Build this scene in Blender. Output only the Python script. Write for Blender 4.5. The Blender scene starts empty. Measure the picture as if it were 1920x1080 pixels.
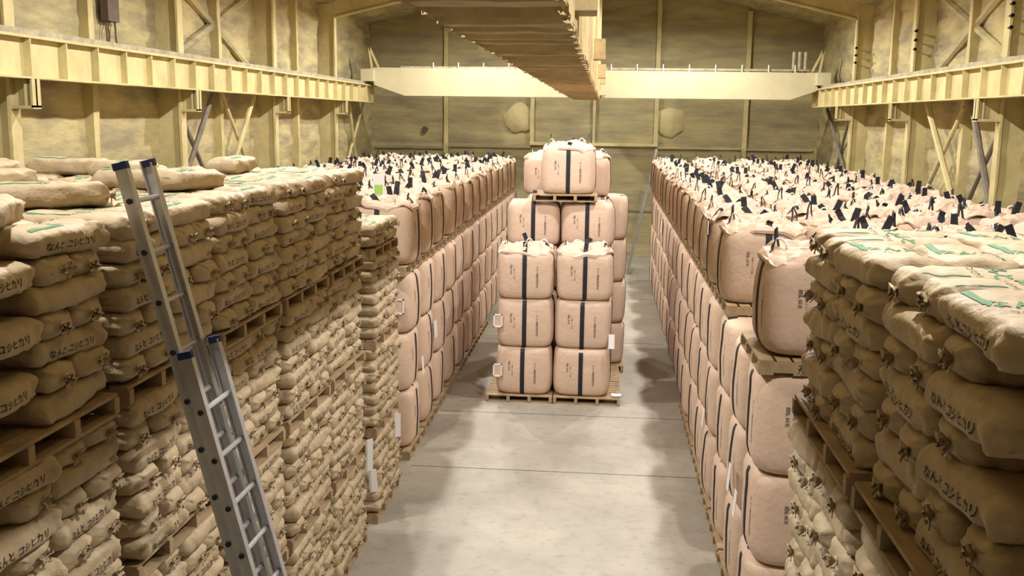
import bpy, math, random
import numpy as np
from mathutils import Vector, Matrix, Euler, noise
from mathutils.bvhtree import BVHTree

S = bpy.context.scene
COL = S.collection
R_ = math.radians
rnd = random.Random(7)

# ------------------------------------------------------------------ camera
F_PX, ROLL, EYE, VP = 1881.6, 0.0128, 5.35, (1138.2, 223.0)

def cam_axes():
    d = np.array([VP[0] - 960, VP[1] - 540, F_PX]); d /= np.linalg.norm(d)
    c, s = math.cos(ROLL), math.sin(ROLL)
    dn = np.array([-s, c, -(-s * d[0] + c * d[1]) / d[2]]); dn /= np.linalg.norm(dn)
    up = -dn
    return np.array([np.cross(d, up), d, up])          # rows: world axes seen by the camera (x, y down, z ahead)
RC = cam_axes()
cam = bpy.data.cameras.new('camera'); cam.sensor_width = 36; cam.lens = F_PX / 1920 * 36
cam.clip_end = 200
cam_o = bpy.data.objects.new('camera', cam); COL.objects.link(cam_o)
M = Matrix.Identity(4)
for i in range(3):
    M[i][0], M[i][1], M[i][2] = RC[i][0], -RC[i][1], -RC[i][2]
M[0][3], M[1][3], M[2][3] = 0, 0, EYE
cam_o.matrix_world = M
S.camera = cam_o

def project(p):
    c = (np.array(p) - np.array([0, 0, EYE])) @ RC
    if c[2] < 0.2: return (-9999, -9999, c[2])
    return (960 + F_PX * c[0] / c[2], 540 + F_PX * c[1] / c[2], c[2])

# ------------------------------------------------------------------ world, lamps, exposure
S.view_settings.view_transform = 'Standard'
try: S.view_settings.look = 'None'
except Exception: pass
S.view_settings.gamma = 1.0
S.view_settings.exposure = 0.12
w = bpy.data.worlds.new('world'); S.world = w; w.use_nodes = True
w.node_tree.nodes['Background'].inputs[0].default_value = (1, .9, .7, 1)
w.node_tree.nodes['Background'].inputs[1].default_value = 0.02

LAMP_W, LAMP_C = 1150, (1.0, 0.96, 0.895)
for lx in (-3.95, 2.45):
    for ly, lz in ((5.5, 8.95), (11.6, 8.95), (17.6, 8.95), (23.7, 8.95), (29.7, 8.95), (33.6, 9.6)):
        l = bpy.data.lights.new('high_bay_lamp_light', 'SPOT'); l.spot_size = R_(172); l.spot_blend = 0.35; l.shadow_soft_size = 0.09
        l.energy = LAMP_W; l.color = LAMP_C
        o = bpy.data.objects.new('high_bay_lamp_light', l); o.location = (lx, ly, lz); COL.objects.link(o)

# ------------------------------------------------------------------ materials
def mat(name, col, rough=0.8, var=0.0, vscale=6, bump=0.0, bscale=40, metal=0.0, stretch=(1, 1, 1), col2=None, wave=None, spec=0.3, coords='Object'):
    m = bpy.data.materials.new(name); m.use_nodes = True
    nt = m.node_tree; b = nt.nodes['Principled BSDF']
    b.inputs['Roughness'].default_value = rough; b.inputs['Metallic'].default_value = metal
    b.inputs['Specular IOR Level'].default_value = spec
    b.inputs['Base Color'].default_value = (*col, 1)
    tc = nt.nodes.new('ShaderNodeTexCoord'); mp = nt.nodes.new('ShaderNodeMapping')
    mp.inputs['Scale'].default_value = stretch
    nt.links.new(tc.outputs[coords], mp.inputs['Vector'])
    if var or col2:
        n = nt.nodes.new('ShaderNodeTexNoise'); n.inputs['Scale'].default_value = vscale
        n.inputs['Detail'].default_value = 6; n.inputs['Roughness'].default_value = 0.62
        nt.links.new(mp.outputs[0], n.inputs['Vector'])
        r = nt.nodes.new('ShaderNodeValToRGB')
        c2 = col2 or tuple(max(0, c * (1 - var)) for c in col)
        r.color_ramp.elements[0].position = 0.36; r.color_ramp.elements[1].position = 0.62
        r.color_ramp.elements[0].color = (*c2, 1); r.color_ramp.elements[1].color = (*col, 1)
        nt.links.new(n.outputs['Fac'], r.inputs[0]); nt.links.new(r.outputs[0], b.inputs['Base Color'])
    last = None
    if bump:
        n2 = nt.nodes.new('ShaderNodeTexNoise'); n2.inputs['Scale'].default_value = bscale
        n2.inputs['Detail'].default_value = 5
        nt.links.new(mp.outputs[0], n2.inputs['Vector'])
        bp = nt.nodes.new('ShaderNodeBump'); bp.inputs['Strength'].default_value = bump; bp.inputs['Distance'].default_value = 0.03
        nt.links.new(n2.outputs['Fac'], bp.inputs['Height']); nt.links.new(bp.outputs[0], b.inputs['Normal'])
        last = bp
    if wave:
        wv = nt.nodes.new('ShaderNodeTexWave'); wv.inputs['Scale'].default_value = wave; wv.inputs['Distortion'].default_value = 2.5
        wv.bands_direction = 'Z'; wv.inputs['Detail'].default_value = 3
        nt.links.new(tc.outputs[coords], wv.inputs['Vector'])
        bp2 = nt.nodes.new('ShaderNodeBump'); bp2.inputs['Strength'].default_value = 0.25; bp2.inputs['Distance'].default_value = 0.01
        nt.links.new(wv.outputs['Fac'], bp2.inputs['Height'])
        if last: nt.links.new(last.outputs[0], bp2.inputs['Normal'])
        nt.links.new(bp2.outputs[0], b.inputs['Normal'])
    return m

FOAM = mat('spray_foam', (0.53, 0.455, 0.235), 0.9, vscale=1.3, col2=(0.285, 0.25, 0.16), stretch=(1, .5, 2.0), bump=0.7, bscale=5)
FOAMB = mat('spray_foam_end', (0.45, 0.385, 0.20), 0.9, vscale=1.1, col2=(0.275, 0.24, 0.15), stretch=(.4, 1, 2.0), bump=0.7, bscale=5)
FOAMC = mat('foam_on_steel', (0.62, 0.53, 0.275), 0.85, var=0.22, vscale=1.6, bump=0.4, bscale=9)
GIRDER = mat('girder_foam', (0.62, 0.565, 0.37), 0.8, var=0.10, vscale=1.2, bump=0.15, bscale=6)
DUST = mat('dusty_top', (0.42, 0.37, 0.27), 0.9, var=0.3, vscale=5)
BOXM = mat('gallery_foam', (0.56, 0.44, 0.24), 0.9, var=0.25, vscale=2.5, bump=0.5, bscale=8)
STEEL = mat('weathered_steel', (0.22, 0.19, 0.15), 0.6, var=0.3, vscale=4)
DARK = mat('dark_fitting', (0.03, 0.03, 0.035), 0.6)
BROWN = mat('brown_case', (0.13, 0.095, 0.075), 0.6, var=0.2)
KRAFT = mat('kraft_paper', (0.49, 0.382, 0.245), 0.6, var=0.16, vscale=5, bump=0.55, bscale=13)
KNOT = mat('kraft_twist', (0.52, 0.41, 0.27), 0.7, var=0.25, vscale=20, bump=0.4, bscale=30)
TWINE = mat('paper_string', (0.70, 0.60, 0.42), 0.8)
INK = mat('black_ink', (0.025, 0.022, 0.02), 0.7)
GREEN = mat('green_ink', (0.10, 0.25, 0.13), 0.7)
FABRIC = mat('woven_pink_fabric', (0.63, 0.465, 0.355), 0.75, var=0.08, vscale=3, bump=0.3, bscale=14)
SKIRT = mat('pink_skirt_fabric', (0.74, 0.55, 0.43), 0.75, var=0.22, vscale=7, bump=0.3, bscale=22)
WEB = mat('black_webbing', (0.016, 0.017, 0.024), 0.6)
GREY = mat('grey_print', (0.16, 0.13, 0.12), 0.8)
CORD = mat('white_cord', (0.85, 0.83, 0.80), 0.7)
CARD = mat('white_card', (0.80, 0.80, 0.82), 0.6)
WOOD = mat('pallet_wood', (0.42, 0.30, 0.175), 0.75, var=0.3, vscale=5, stretch=(1, 1, 1), bump=0.2, bscale=30)
ALU = mat('aluminium', (0.60, 0.60, 0.62), 0.38, var=0.12, vscale=9, metal=0.6)
BLUE = mat('dark_blue_cap', (0.02, 0.03, 0.09), 0.5)
TEAL = mat('green_twine', (0.02, 0.20, 0.16), 0.7)
LIME = mat('lime_print', (0.35, 0.62, 0.12), 0.7)
GALV = mat('galvanised', (0.38, 0.38, 0.36), 0.5, metal=0.6, var=0.2)

def floor_mat():
    m = bpy.data.materials.new('worn_concrete'); m.use_nodes = True; nt = m.node_tree; b = nt.nodes['Principled BSDF']
    b.inputs['Roughness'].default_value = 0.62; b.inputs['Specular IOR Level'].default_value = 0.35
    tc = nt.nodes.new('ShaderNodeTexCoord')
    def nz(scale, detail=6, st=(1, 1, 1)):
        mp = nt.nodes.new('ShaderNodeMapping'); mp.inputs['Scale'].default_value = st
        nt.links.new(tc.outputs['Object'], mp.inputs['Vector'])
        n = nt.nodes.new('ShaderNodeTexNoise'); n.inputs['Scale'].default_value = scale; n.inputs['Detail'].default_value = detail
        n.inputs['Roughness'].default_value = .65
        nt.links.new(mp.outputs[0], n.inputs['Vector']); return n
    a = nz(0.55, 8); r = nt.nodes.new('ShaderNodeValToRGB')
    r.color_ramp.elements[0].position = .35; r.color_ramp.elements[0].color = (.265, .24, .197, 1)
    r.color_ramp.elements[1].position = .65; r.color_ramp.elements[1].color = (.385, .352, .295, 1)
    nt.links.new(a.outputs['Fac'], r.inputs[0])
    s = nz(5.5, 9, (1, 1.3, 1)); r2 = nt.nodes.new('ShaderNodeValToRGB')
    r2.color_ramp.elements[0].position = .30; r2.color_ramp.elements[0].color = (.78, .77, .75, 1)
    r2.color_ramp.elements[1].position = .47; r2.color_ramp.elements[1].color = (1, 1, 1, 1)
    nt.links.new(s.outputs['Fac'], r2.inputs[0])
    mx = nt.nodes.new('ShaderNodeMix'); mx.data_type = 'RGBA'; mx.blend_type = 'MULTIPLY'; mx.inputs[0].default_value = 1
    nt.links.new(r.outputs[0], mx.inputs[6]); nt.links.new(r2.outputs[0], mx.inputs[7])
    nt.links.new(mx.outputs[2], b.inputs['Base Color'])
    return m
FLOORM = floor_mat()

# ------------------------------------------------------------------ mesh helpers
class MB:
    def __init__(s): s.v, s.f, s.m = [], [], []
    def add(s, vs, fs, mi=0):
        o = len(s.v); s.v += [tuple(p) for p in vs]
        s.f += [tuple(i + o for i in f) for f in fs]; s.m += [mi] * len(fs)
    def box(s, x0, x1, y0, y1, z0, z1, mi=0):
        s.add([(x0, y0, z0), (x1, y0, z0), (x1, y1, z0), (x0, y1, z0), (x0, y0, z1), (x1, y0, z1), (x1, y1, z1), (x0, y1, z1)],
              [(0, 3, 2, 1), (4, 5, 6, 7), (0, 1, 5, 4), (1, 2, 6, 5), (2, 3, 7, 6), (3, 0, 4, 7)], mi)
    def sweep(s, pts, prof, mi=0, up=(0, 0, 1), closed_prof=True):
        """prof: list of (a,b) offsets (side, normal) or one per point"""
        n = len(pts); P = [Vector(p) for p in pts]; k = len(prof[0]) if isinstance(prof[0], list) else len(prof)
        vs = []
        for i in range(n):
            t = (P[min(i + 1, n - 1)] - P[max(i - 1, 0)]).normalized()
            sd = t.cross(Vector(up))
            if sd.length < 1e-4: sd = t.cross(Vector((1, 0, 0)))
            sd.normalize(); nm = sd.cross(t)
            pr = prof[i] if isinstance(prof[0], list) else prof
            vs += [P[i] + sd * a + nm * b for a, b in pr]
        fs = [(i * k + j, i * k + (j + 1) % k, (i + 1) * k + (j + 1) % k, (i + 1) * k + j) for i in range(n - 1) for j in range(k)]
        fs += [tuple(range(k - 1, -1, -1)), tuple((n - 1) * k + j for j in range(k))]
        s.add(vs, fs, mi)
    def tube(s, pts, r, n=8, mi=0):
        rr = r if isinstance(r, (list, tuple)) else [r] * len(pts)
        s.sweep(pts, [[(q * math.cos(2 * math.pi * j / n), q * math.sin(2 * math.pi * j / n)) for j in range(n)] for q in rr], mi)
    def bar(s, a, b, w, t, mi=0, up=(0, 0, 1)):
        s.sweep([a, b], [(-w / 2, -t / 2), (w / 2, -t / 2), (w / 2, t / 2), (-w / 2, t / 2)], mi, up)
    def grid(s, rows, wrap=True, mi=0):
        """rows: list of rings of equal length"""
        k = len(rows[0]); vs = [p for r in rows for p in r]; n = len(rows); kk = k if wrap else k - 1
        s.add(vs, [(i * k + j, i * k + (j + 1) % k, (i + 1) * k + (j + 1) % k, (i + 1) * k + j) for i in range(n - 1) for j in range(kk)], mi)
    def mesh(s, name, mats, smooth=False):
        me = bpy.data.meshes.new(name); me.from_pydata(s.v, [], s.f)
        for m in mats: me.materials.append(m)
        me.polygons.foreach_set('material_index', s.m)
        me.polygons.foreach_set('use_smooth', [smooth] * len(s.f)); me.update()
        return me
    def build(s, name, mats, parent=None, smooth=False):
        return link(name, s.mesh(name, mats if isinstance(mats, (list, tuple)) else [mats], smooth), parent)

def link(name, data, parent=None, loc=(0, 0, 0), rz=0.0):
    o = bpy.data.objects.new(name, data); COL.objects.link(o)
    o.location = loc; o.rotation_euler = (0, 0, rz)
    if parent: o.parent = parent
    return o
def tag(o, label, cat, group=None, kind=None):
    o['label'] = label; o['category'] = cat
    if group: o['group'] = group
    if kind: o['kind'] = kind
    return o
def struct(o, label=None):
    o['kind'] = 'structure'
    if label: o['label'] = label
    return o
def nz(x, y, z): return noise.noise(Vector((x, y, z)))
ORD = ['first', 'second', 'third', 'fourth', 'fifth', 'sixth', 'seventh', 'eighth', 'ninth', 'tenth', 'eleventh', 'twelfth', 'thirteenth',
       'fourteenth', 'fifteenth', 'sixteenth', 'seventeenth', 'eighteenth', 'nineteenth', 'twentieth']

_txt = {}
def text_tris(body, size, line=1.0, bold=.012):
    key = (body, size, line, bold)
    if key not in _txt:
        c = bpy.data.curves.new('lettering', 'FONT'); c.body = body; c.size = size; c.resolution_u = 1; c.space_line = line
        c.offset = size * bold; c.align_x = 'CENTER'; c.align_y = 'CENTER'
        o = bpy.data.objects.new('lettering', c); COL.objects.link(o)
        dg = bpy.context.evaluated_depsgraph_get(); dg.update()
        me = bpy.data.meshes.new_from_object(o.evaluated_get(dg))
        _txt[key] = ([(v.co.x, v.co.y) for v in me.vertices], [tuple(p.vertices) for p in me.polygons])
        bpy.data.objects.remove(o); bpy.data.curves.remove(c); bpy.data.meshes.remove(me)
    return _txt[key]
def cast(bvh, o, d, off):
    h = bvh.ray_cast(Vector(o), Vector(d))
    return None if h[0] is None else h[0] - Vector(d) * off
def emboss(mb, bvh, tris, fn, mi, off=0.003):
    """lay flat letter shapes on a body; fn(u,v)->(origin,direction)"""
    vs, fs = tris; out = []
    for u, v in vs:
        o, d = fn(u, v); p = cast(bvh, o, d, off)
        if p is None: return
        out.append(p)
    mb.add(out, fs, mi)
def patch(u0, u1, v0, v1, nu, nv):
    vs = [(u0 + (u1 - u0) * i / nu, v0 + (v1 - v0) * j / nv) for i in range(nu + 1) for j in range(nv + 1)]
    return vs, [(i * (nv + 1) + j, (i + 1) * (nv + 1) + j, (i + 1) * (nv + 1) + j + 1, i * (nv + 1) + j + 1) for i in range(nu) for j in range(nv)]

# ------------------------------------------------------------------ room shell
WL, WR, YB, YF = -9.4, 8.1, 40.0, -6.0
RIDGE_X = -0.65
def roof_z(x): return 8.95 + 0.245 * ((x - WL) if x < RIDGE_X else (WR - x) + 0.0)
def wall_relief(a, z, seed):
    g = abs(((z + .12) / 0.78) % 1.0 - 0.5) * 2           # foam-coated girts every 0.78 m
    d = 0.075 * max(0, g - 0.62) / 0.38 * (.6 + .8 * nz(a * .4, z, seed + 3))
    d += 0.06 * nz(a * .55, z * 1.3, seed) + 0.04 * nz(a * 1.5, z * 2.6, seed + 5) + 0.016 * nz(a * 4, z * 6, seed + 9)
    return d
def side_wall(name, X, sgn, seed):
    mb = MB(); ny, nzv = 230, 58; rows = []
    for i in range(ny + 1):
        y = YF + (YB - YF) * i / ny
        rows.append([(X + sgn * wall_relief(y, 8.95 * j / nzv, seed), y, 8.95 * j / nzv) for j in range(nzv + 1)])
    mb.grid(rows, False)
    return struct(mb.build(name, FOAM, None, True))
side_wall('wall_left', WL, 1, 3.3); side_wall('wall_right', WR, -1, 8.1)
def end_wall(name, Y, sgn, seed):
    mb = MB(); nx, nzv = 100, 64; rows = []
    for i in range(nx + 1):
        x = WL + (WR - WL) * i / nx
        top = roof_z(x)
        rows.append([(x, Y + sgn * (wall_relief(x, top * j / nzv, seed) if top * j / nzv > 1.78 else 0.10), top * j / nzv) for j in range(nzv + 1)])
    mb.grid(rows, False)
    return struct(mb.build(name, FOAMB, None, True))
end_wall('wall_back', YB, -1, 12.7); end_wall('wall_front', YF, 1, 20.2).data.materials[0] = STEEL
mb = MB(); mb.add([(WL, YF, 0), (WR, YF, 0), (WR, YB, 0), (WL, YB, 0)], [(0, 1, 2, 3)])
struct(mb.build('floor', FLOORM))
mb = MB()
for yj in (8.3, 14.72, 17.72, 23.9, 30.0, 36.0):
    mb.box(-2.88, 1.52, yj - .008, yj + .008, 0.0, 0.002)
struct(mb.build('trim_1', DARK), 'dark saw-cut joints across the concrete floor')
mb = MB()
for side in (0, 1):
    rows = []
    xs = [WL + (RIDGE_X - WL) * i / 40 for i in range(41)] if side == 0 else [RIDGE_X + (WR - RIDGE_X) * i / 40 for i in range(41)]
    for x in xs:
        r = []
        for j in range(161):
            y = YF + (YB - YF) * j / 160
            g = abs((x / 1.1) % 1.0 - .5) * 2
            r.append((x, y, roof_z(x) - .10 * max(0, g - .7) / .3 - .05 * (1 + nz(x * .6, y * .6, 31)) - .015 * nz(x * 2.5, y * 2.5, 4)))
        rows.append(r)
    mb.grid(rows, False)
struct(mb.build('ceiling', FOAM, None, True))

# ------------------------------------------------------------------ foam-coated steel
def rough_box(mb, x0, x1, y0, y1, z0, z1, axis, n, amp, seed, mi=0):
    """box cut into n slices along an axis, each corner slightly off"""
    lo, hi = (x0, y0, z0), (x1, y1, z1); o = [0, 1, 2]; o.remove(axis); a, b = o; rings = []
    for i in range(n + 1):
        t = lo[axis] + (hi[axis] - lo[axis]) * i / n; ring = []
        for k, (pa, pb) in enumerate(((lo[a], lo[b]), (hi[a], lo[b]), (hi[a], hi[b]), (lo[a], hi[b]))):
            p = [0, 0, 0]; p[axis] = t
            p[a] = pa + amp * nz(t * 2.1, k * 3.7, seed); p[b] = pb + amp * nz(t * 2.1, k * 5.1, seed + 9); ring.append(tuple(p))
        rings.append(ring)
    mb.grid(rings, True, mi)
    m = len(mb.v); mb.f += [(m - 4 * (n + 1), m - 4 * (n + 1) + 1, m - 4 * (n + 1) + 2, m - 4 * (n + 1) + 3), (m - 1, m - 2, m - 3, m - 4)]; mb.m += [mi, mi]

FR = [14.55, 20.65, 26.7, 32.8]
SIDE = {1: ('ladder-side wall', -1), 0: ('far-ladder wall', 1)}
def column(side, y, k):
    ysafe = y
    Xw, Xf = (WL - .02, -8.85) if side == 'a' else (WR + .02, 7.6)
    s = 1 if side == 'a' else -1
    where = 'sack ladder side' if side == 'a' else 'striped sack side'
    r = MB(); rough_box(r, min(Xf, Xf - s * .05), max(Xf, Xf - s * .05), y - .13, y + .13, 0, 8.5, 2, 26, .012, y)
    root = r.build('steel_column', FOAMC)
    tag(root, 'foam-coated steel wall column, %s from the camera, on the %s' % (ORD[k], where), 'column', 'main columns of the ' + where)
    v = MB(); rough_box(v, min(Xw, Xf - s * .05), max(Xw, Xf - s * .05), y - .03, y + .03, 0, 8.9, 2, 26, .02, y + 2); v.build('web', FOAMC, root)
    c = MB()                                                    # bracket under the crane beam
    xe = -8.5 if side == 'a' else 7.15
    for q in (0, 1):
        pass
    c.box(min(xe, xe - s * .03), max(xe, xe - s * .03), y - .11, y + .11, 5.41, 5.83)
    c.box(min(xe, Xf), max(xe, Xf), y - .11, y + .11, 5.39, 5.44); c.box(min(xe, Xf), max(xe, Xf), y - .02, y + .02, 5.44, 5.83)
    c.box(min(xe - s * .13, xe - s * .11), max(xe - s * .13, xe - s * .11), y - .11, y + .11, 5.44, 5.83)
    c.build('corbel', FOAMC, root)
    # rafter of the frame rising to the ridge
    b = MB(); x0 = Xf; pts = []
    n = 14; ring = []
    for i in range(n + 1):
        x = x0 + (RIDGE_X - x0) * i / n
        zb = 8.45 + .24 * abs(x - x0); zt = roof_z(x) - .02
        ring.append([(x, y - .11, zb), (x, y + .11, zb), (x, y + .11, zb + .05), (x, y + .03, zb + .05), (x, y + .03, zt), (x, y - .03, zt), (x, y - .03, zb + .05), (x, y - .11, zb + .05)])
    b.grid(ring, True); b.build('rafter', FOAMC, root)
    if side == 'b':
        for z in (7.6, 7.38, 7.16):
            q = MB(); q.tube([(Xf - .02, y - .15, z), (Xf - .02, y - .30, z)], .022, 8); q.tube([(Xf - .02, y - .26, z), (Xf - .02, y - .30, z)], .04, 8)
            q.build('bolt', DARK, root)
    return root
for k, y in enumerate(FR): column('a', y, k)
for k, y in enumerate(FR[1:]): column('b', y, k)
def mullion(x0, x1, y0, y1, z0, z1, label, seed):
    m = MB(); rough_box(m, x0, x1, y0, y1, z0, z1, 2, 24, .022, seed)
    return tag(m.build('foam_coated_stud', FOAMC, None), label, 'wall stud', 'studs between the main columns')
for k, y in enumerate((17.65, 23.7, 29.8)): mullion(WL - .02, -9.2, y - .09, y + .09, 0, 8.7, 'foam-coated stud, %s along the wall on the sack ladder side' % ORD[k], y)
for k, y in enumerate((23.6, 29.8)): mullion(7.9, WR + .02, y - .09, y + .09, 0, 8.7, 'foam-coated stud, %s along the wall on the striped sack side' % ORD[k], y + 50)
for k, (x, z0, wd) in enumerate(((-6.33, 0, .17), (-2.92, 4.42, .16), (-.5, 4.42, .10), (1.9, 4.42, .16), (5.3, 0, .17))):
    mullion(x - wd / 2, x + wd / 2, YB - .24, YB + .02, z0, roof_z(x) - .2, 'foam-coated stud on the end wall, %s of five across' % ORD[k], x + 90)
m = MB(); rough_box(m, -3.0, 1.98, YB - .26, YB + .02, 4.30, 4.42, 0, 20, .012, 77)
tag(m.build('wall_crossbar', FOAMC), 'pale horizontal bar across the end wall above the top bag', 'crossbar')
for k, (x0, x1, z) in enumerate(((-9.2, -6.4, 4.1), (-6.2, -3.0, 4.18), (2.0, 5.2, 4.22), (5.4, 7.9, 4.2))):
    m = MB(); rough_box(m, x0, x1, YB - .17, YB - .02, z, z + .09, 0, 12, .02, k + 60)
    struct(m.build('trim_%d' % (k + 2), FOAMB))
m = MB(); m.box(-9.3, 8.0, YB - .13, YB - .08, 1.74, 1.80); struct(m.build('trim_6', STEEL))
m = MB(); m.tube([(-7.2, YB, 4.86), (-7.2, YB - .22, 4.86)], .11, 12); tag(m.build('pipe_stub', BROWN), 'round dark pipe stub on the end wall', 'pipe')

for k, (cx, cz, w, h) in enumerate(((-3.45, 5.33, .62, .55), (2.45, 5.28, .55, .62))):
    m = MB(); ring0, ring1 = [], []
    for j in range(22):
        a = 2 * math.pi * j / 22; q = 1 + .28 * nz(math.cos(a) * 1.6, math.sin(a) * 1.6, k * 7)
        ring0.append((cx + w * q * math.cos(a), 39.99, cz + h * q * math.sin(a))); ring1.append((cx + w * .9 * q * math.cos(a), 39.865 + .02 * nz(a, 2, k), cz + h * .9 * q * math.sin(a)))
    m.grid([ring0, ring1], True); m.f.append(tuple(22 + j for j in range(22))); m.m.append(0)
    struct(m.build('trim_%d' % (7 + k), FOAMC, None, True), 'pale patch of newer foam on the end wall')
# crane runways
def runway(name, xi, s, label):
    root = link(name, None); tag(root, label, 'crane beam')
    y0, y1 = -3.5, 37.3
    xo = xi - s * .30
    def fl(nm, z0, z1, m, xa, xb, amp=.006):
        q = MB(); rough_box(q, min(xa, xb), max(xa, xb), y0, y1, z0, z1, 1, 90, amp, xi + z0); q.build(nm, m, root)
    fl('bottom_flange', 5.83, 5.86, FOAMC, xi, xo); fl('top_flange', 6.42, 6.46, FOAMC, xi, xo)
    fl('web', 5.85, 6.43, FOAMC, xi - s * .13, xi - s * .16)
    fl('rail', 6.46, 6.56, DUST, xi - s * .12, xi - s * .20, .02)
    y = 14.5 - 1.01 * 9
    while y < y1:
        if y > 8:
            q = MB(); rough_box(q, min(xi - s * .015, xi - s * .14), max(xi - s * .015, xi - s * .14), y - .018, y + .018, 5.85, 6.43, 2, 4, .008, y); q.build('stiffener', FOAMC, root)
        y += 1.01
    return root
runway('crane_runway_beam', -8.5, 1, 'ribbed crane runway beam along the wall on the sack ladder side')
runway('crane_runway_beam', 7.15, -1, 'ribbed crane runway beam along the wall on the striped sack side')
# crane bridge girder
g = link('overhead_crane_girder', None); tag(g, 'pale crane bridge girder spanning the hall before the end wall', 'crane')
gy0, gy1 = 36.05, 36.6
m = MB(); prof = [(-8.35, 6.45), (-7.24, 6.08), (6.28, 6.08), (7.2, 6.40), (7.2, 7.0), (-8.35, 7.06)]
m.add([(x, gy0, z) for x, z in prof] + [(x, gy1, z) for x, z in prof], [(0, 1, 2, 3, 4, 5), (11, 10, 9, 8, 7, 6)] + [(i, i + 6, (i + 1) % 6 + 6, (i + 1) % 6) for i in range(6)])
m.build('bridge_beam', GIRDER, g)
m = MB(); m.box(-7.4, 6.9, gy0 + .1, gy0 + .3, 7.05, 7.12); m.build('rail', DUST, g)
for i in range(15):
    x = -6.2 + i * .9
    m = MB(); m.box(x - .015, x + .015, gy0 + .02, gy0 + .05, 7.0, 7.25); m.build('rail_clip', CORD, g)
for x0, x1 in ((-8.75, -8.3), (7.1, 7.55)):
    m = MB(); rough_box(m, x0, x1, 35.7, 36.9, 6.57, 7.0, 1, 6, .02, x0); m.build('end_carriage', GIRDER, g)
for x, s in ((-8.35, 1), (7.15, -1)):
    m = MB(); m.bar((x - s * .12, 36.3, 7.0), (x - s * .22, 36.3, 7.75), .07, .07); m.bar((x + s * .15, 36.3, 7.0), (x - s * .2, 36.3, 7.75), .07, .07); m.build('buffer_post', FOAMC, g)
for i, x in enumerate((6.1, 6.3, 6.5)):
    m = MB(); m.tube([(x + .3, 36.4, 7.02), (x + .3, 36.4, 7.72)], .06, 10); m.build('conduit', DUST, g)

# conveyor gallery hanging under the ridge
BX0, BX1, BZ = -1.22, -0.27, 6.0
gal = link('hanging_gallery', None); tag(gal, 'long foam-covered gallery with ribbed underside hanging from the roof', 'gallery')
def gal_face(kind):
    mb = MB(); rows = []; y = -3.0; k = 0; r2 = random.Random(3)
    while y < 35.95:
        st = .62 + .2 * r2.uniform(-1, 1)
        for dy, dz in ((0, 0.0), (st * .3, 0.03), (st * .62, .02), (st * .68, .07), (st * .97, .055)):
            yy = y + dy; d = dz + .012 * r2.uniform(-1, 1)
            jl, jr = .05 * r2.uniform(-1, 1) + .0, .012 * r2.uniform(-1, 1)
            if kind == 'under':
                rows.append([(BX0 + jl + (BX1 - BX0 + jr - jl) * q / 6, yy, BZ + d + .012 * nz(q * .9, yy * 2, 1)) for q in range(7)])
            else:
                X, s = (BX1, 1) if kind == 'b' else (BX0, -1)
                rows.append([(X - s * d * .7 + .012 * nz(yy * 3, z * 2, 6) * s, yy, z) for z in (BZ + .005, BZ + .35, BZ + .8, BZ + 1.4, BZ + 2.2, BZ + 3.2, roof_z(X) + .05)])
        y += st + .02
    X = rows[-1]; rows.append([(p[0], 35.95, p[2]) for p in X])
    mb.grid(rows, False)
    return mb
gal_face('under').build('underside', BOXM, gal); gal_face('b').build('side_panel', BOXM, gal); gal_face('a').build('side_panel', BOXM, gal)
m = MB(); m.box(BX0, BX1, 35.9, 35.96, BZ, 10.9); m.box(BX0, BX1, -3.05, -3.0, BZ, 10.9); m.build('end_panel', BOXM, gal)
for y, z0, z1, wd in ((8.7, 6.22, 6.62, .17), (18.3, 6.38, 6.73, .21), (27.0, 6.4, 6.75, .2), (34.6, 6.5, 7.06, .18)):
    m = MB(); rough_box(m, BX1 - .1, BX1 + wd, y - .25, y + .25, z0, z1, 2, 3, .02, y); m.build('bracket', BOXM, gal)
m = MB(); rough_box(m, BX1 - .05, BX1 + .2, 35.2, 35.9, 6.15, 6.48, 2, 3, .02, 3); m.build('bracket', GIRDER, gal)

# diagonal braces
def brace(label, segs, r, m, grp):
    root = link('cross_brace', None); tag(root, label, 'brace', grp)
    for a, b, rr in segs:
        q = MB(); n = 10; A, B = Vector(a), Vector(b)
        q.tube([A.lerp(B, i / n) for i in range(n + 1)], [rr * (1 + .25 * nz(i * .9, a[1], b[2])) for i in range(n + 1)], 7); q.build('diagonal_bar', m, root)
G1, G2 = 'wall braces on the sack ladder side', 'wall braces on the striped sack side'
brace('crossed diagonal bars beside the second column, sack ladder side wall', [((-8.95, 22.6, 5.9), (-8.95, 19.9, 3.0), .06), ((-9.05, 20.8, 5.5), (-9.05, 23.2, 2.9), .05)], 0, STEEL, G1)
brace('crossed diagonal bars before the third column, sack ladder side wall', [((-8.95, 25.3, 5.9), (-8.95, 22.5, 2.9), .06), ((-9.05, 23.3, 5.85), (-9.05, 26.2, 2.7), .05)], 0, FOAMC, G1)
brace('crossed diagonal bars in the far corner, sack ladder side wall', [((-9.05, 35.2, 5.8), (-9.4, 37.8, 2.6), .06), ((-9.1, 37.5, 5.8), (-9.4, 34.9, 2.6), .05)], 0, FOAMC, G1)
brace('crossed diagonal bars by the second column, striped sack side wall', [((7.7, 25.6, 5.9), (7.7, 22.3, 2.9), .07), ((7.8, 23.2, 5.7), (7.8, 26.4, 2.8), .05)], 0, FOAMC, G2)
brace('crossed diagonal bars beside the first column, striped sack side wall', [((7.7, 22.5, 5.8), (7.7, 20.7, 3.4), .07), ((7.8, 20.9, 5.4), (7.8, 23.2, 2.9), .05)], 0, STEEL, G2)
brace('crossed diagonal bars in the far corner, striped sack side wall', [((7.8, 37.2, 5.8), (8.1, 34.0, 2.9), .06), ((7.9, 34.2, 5.5), (8.1, 37.2, 2.9), .05)], 0, STEEL, G2)
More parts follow.
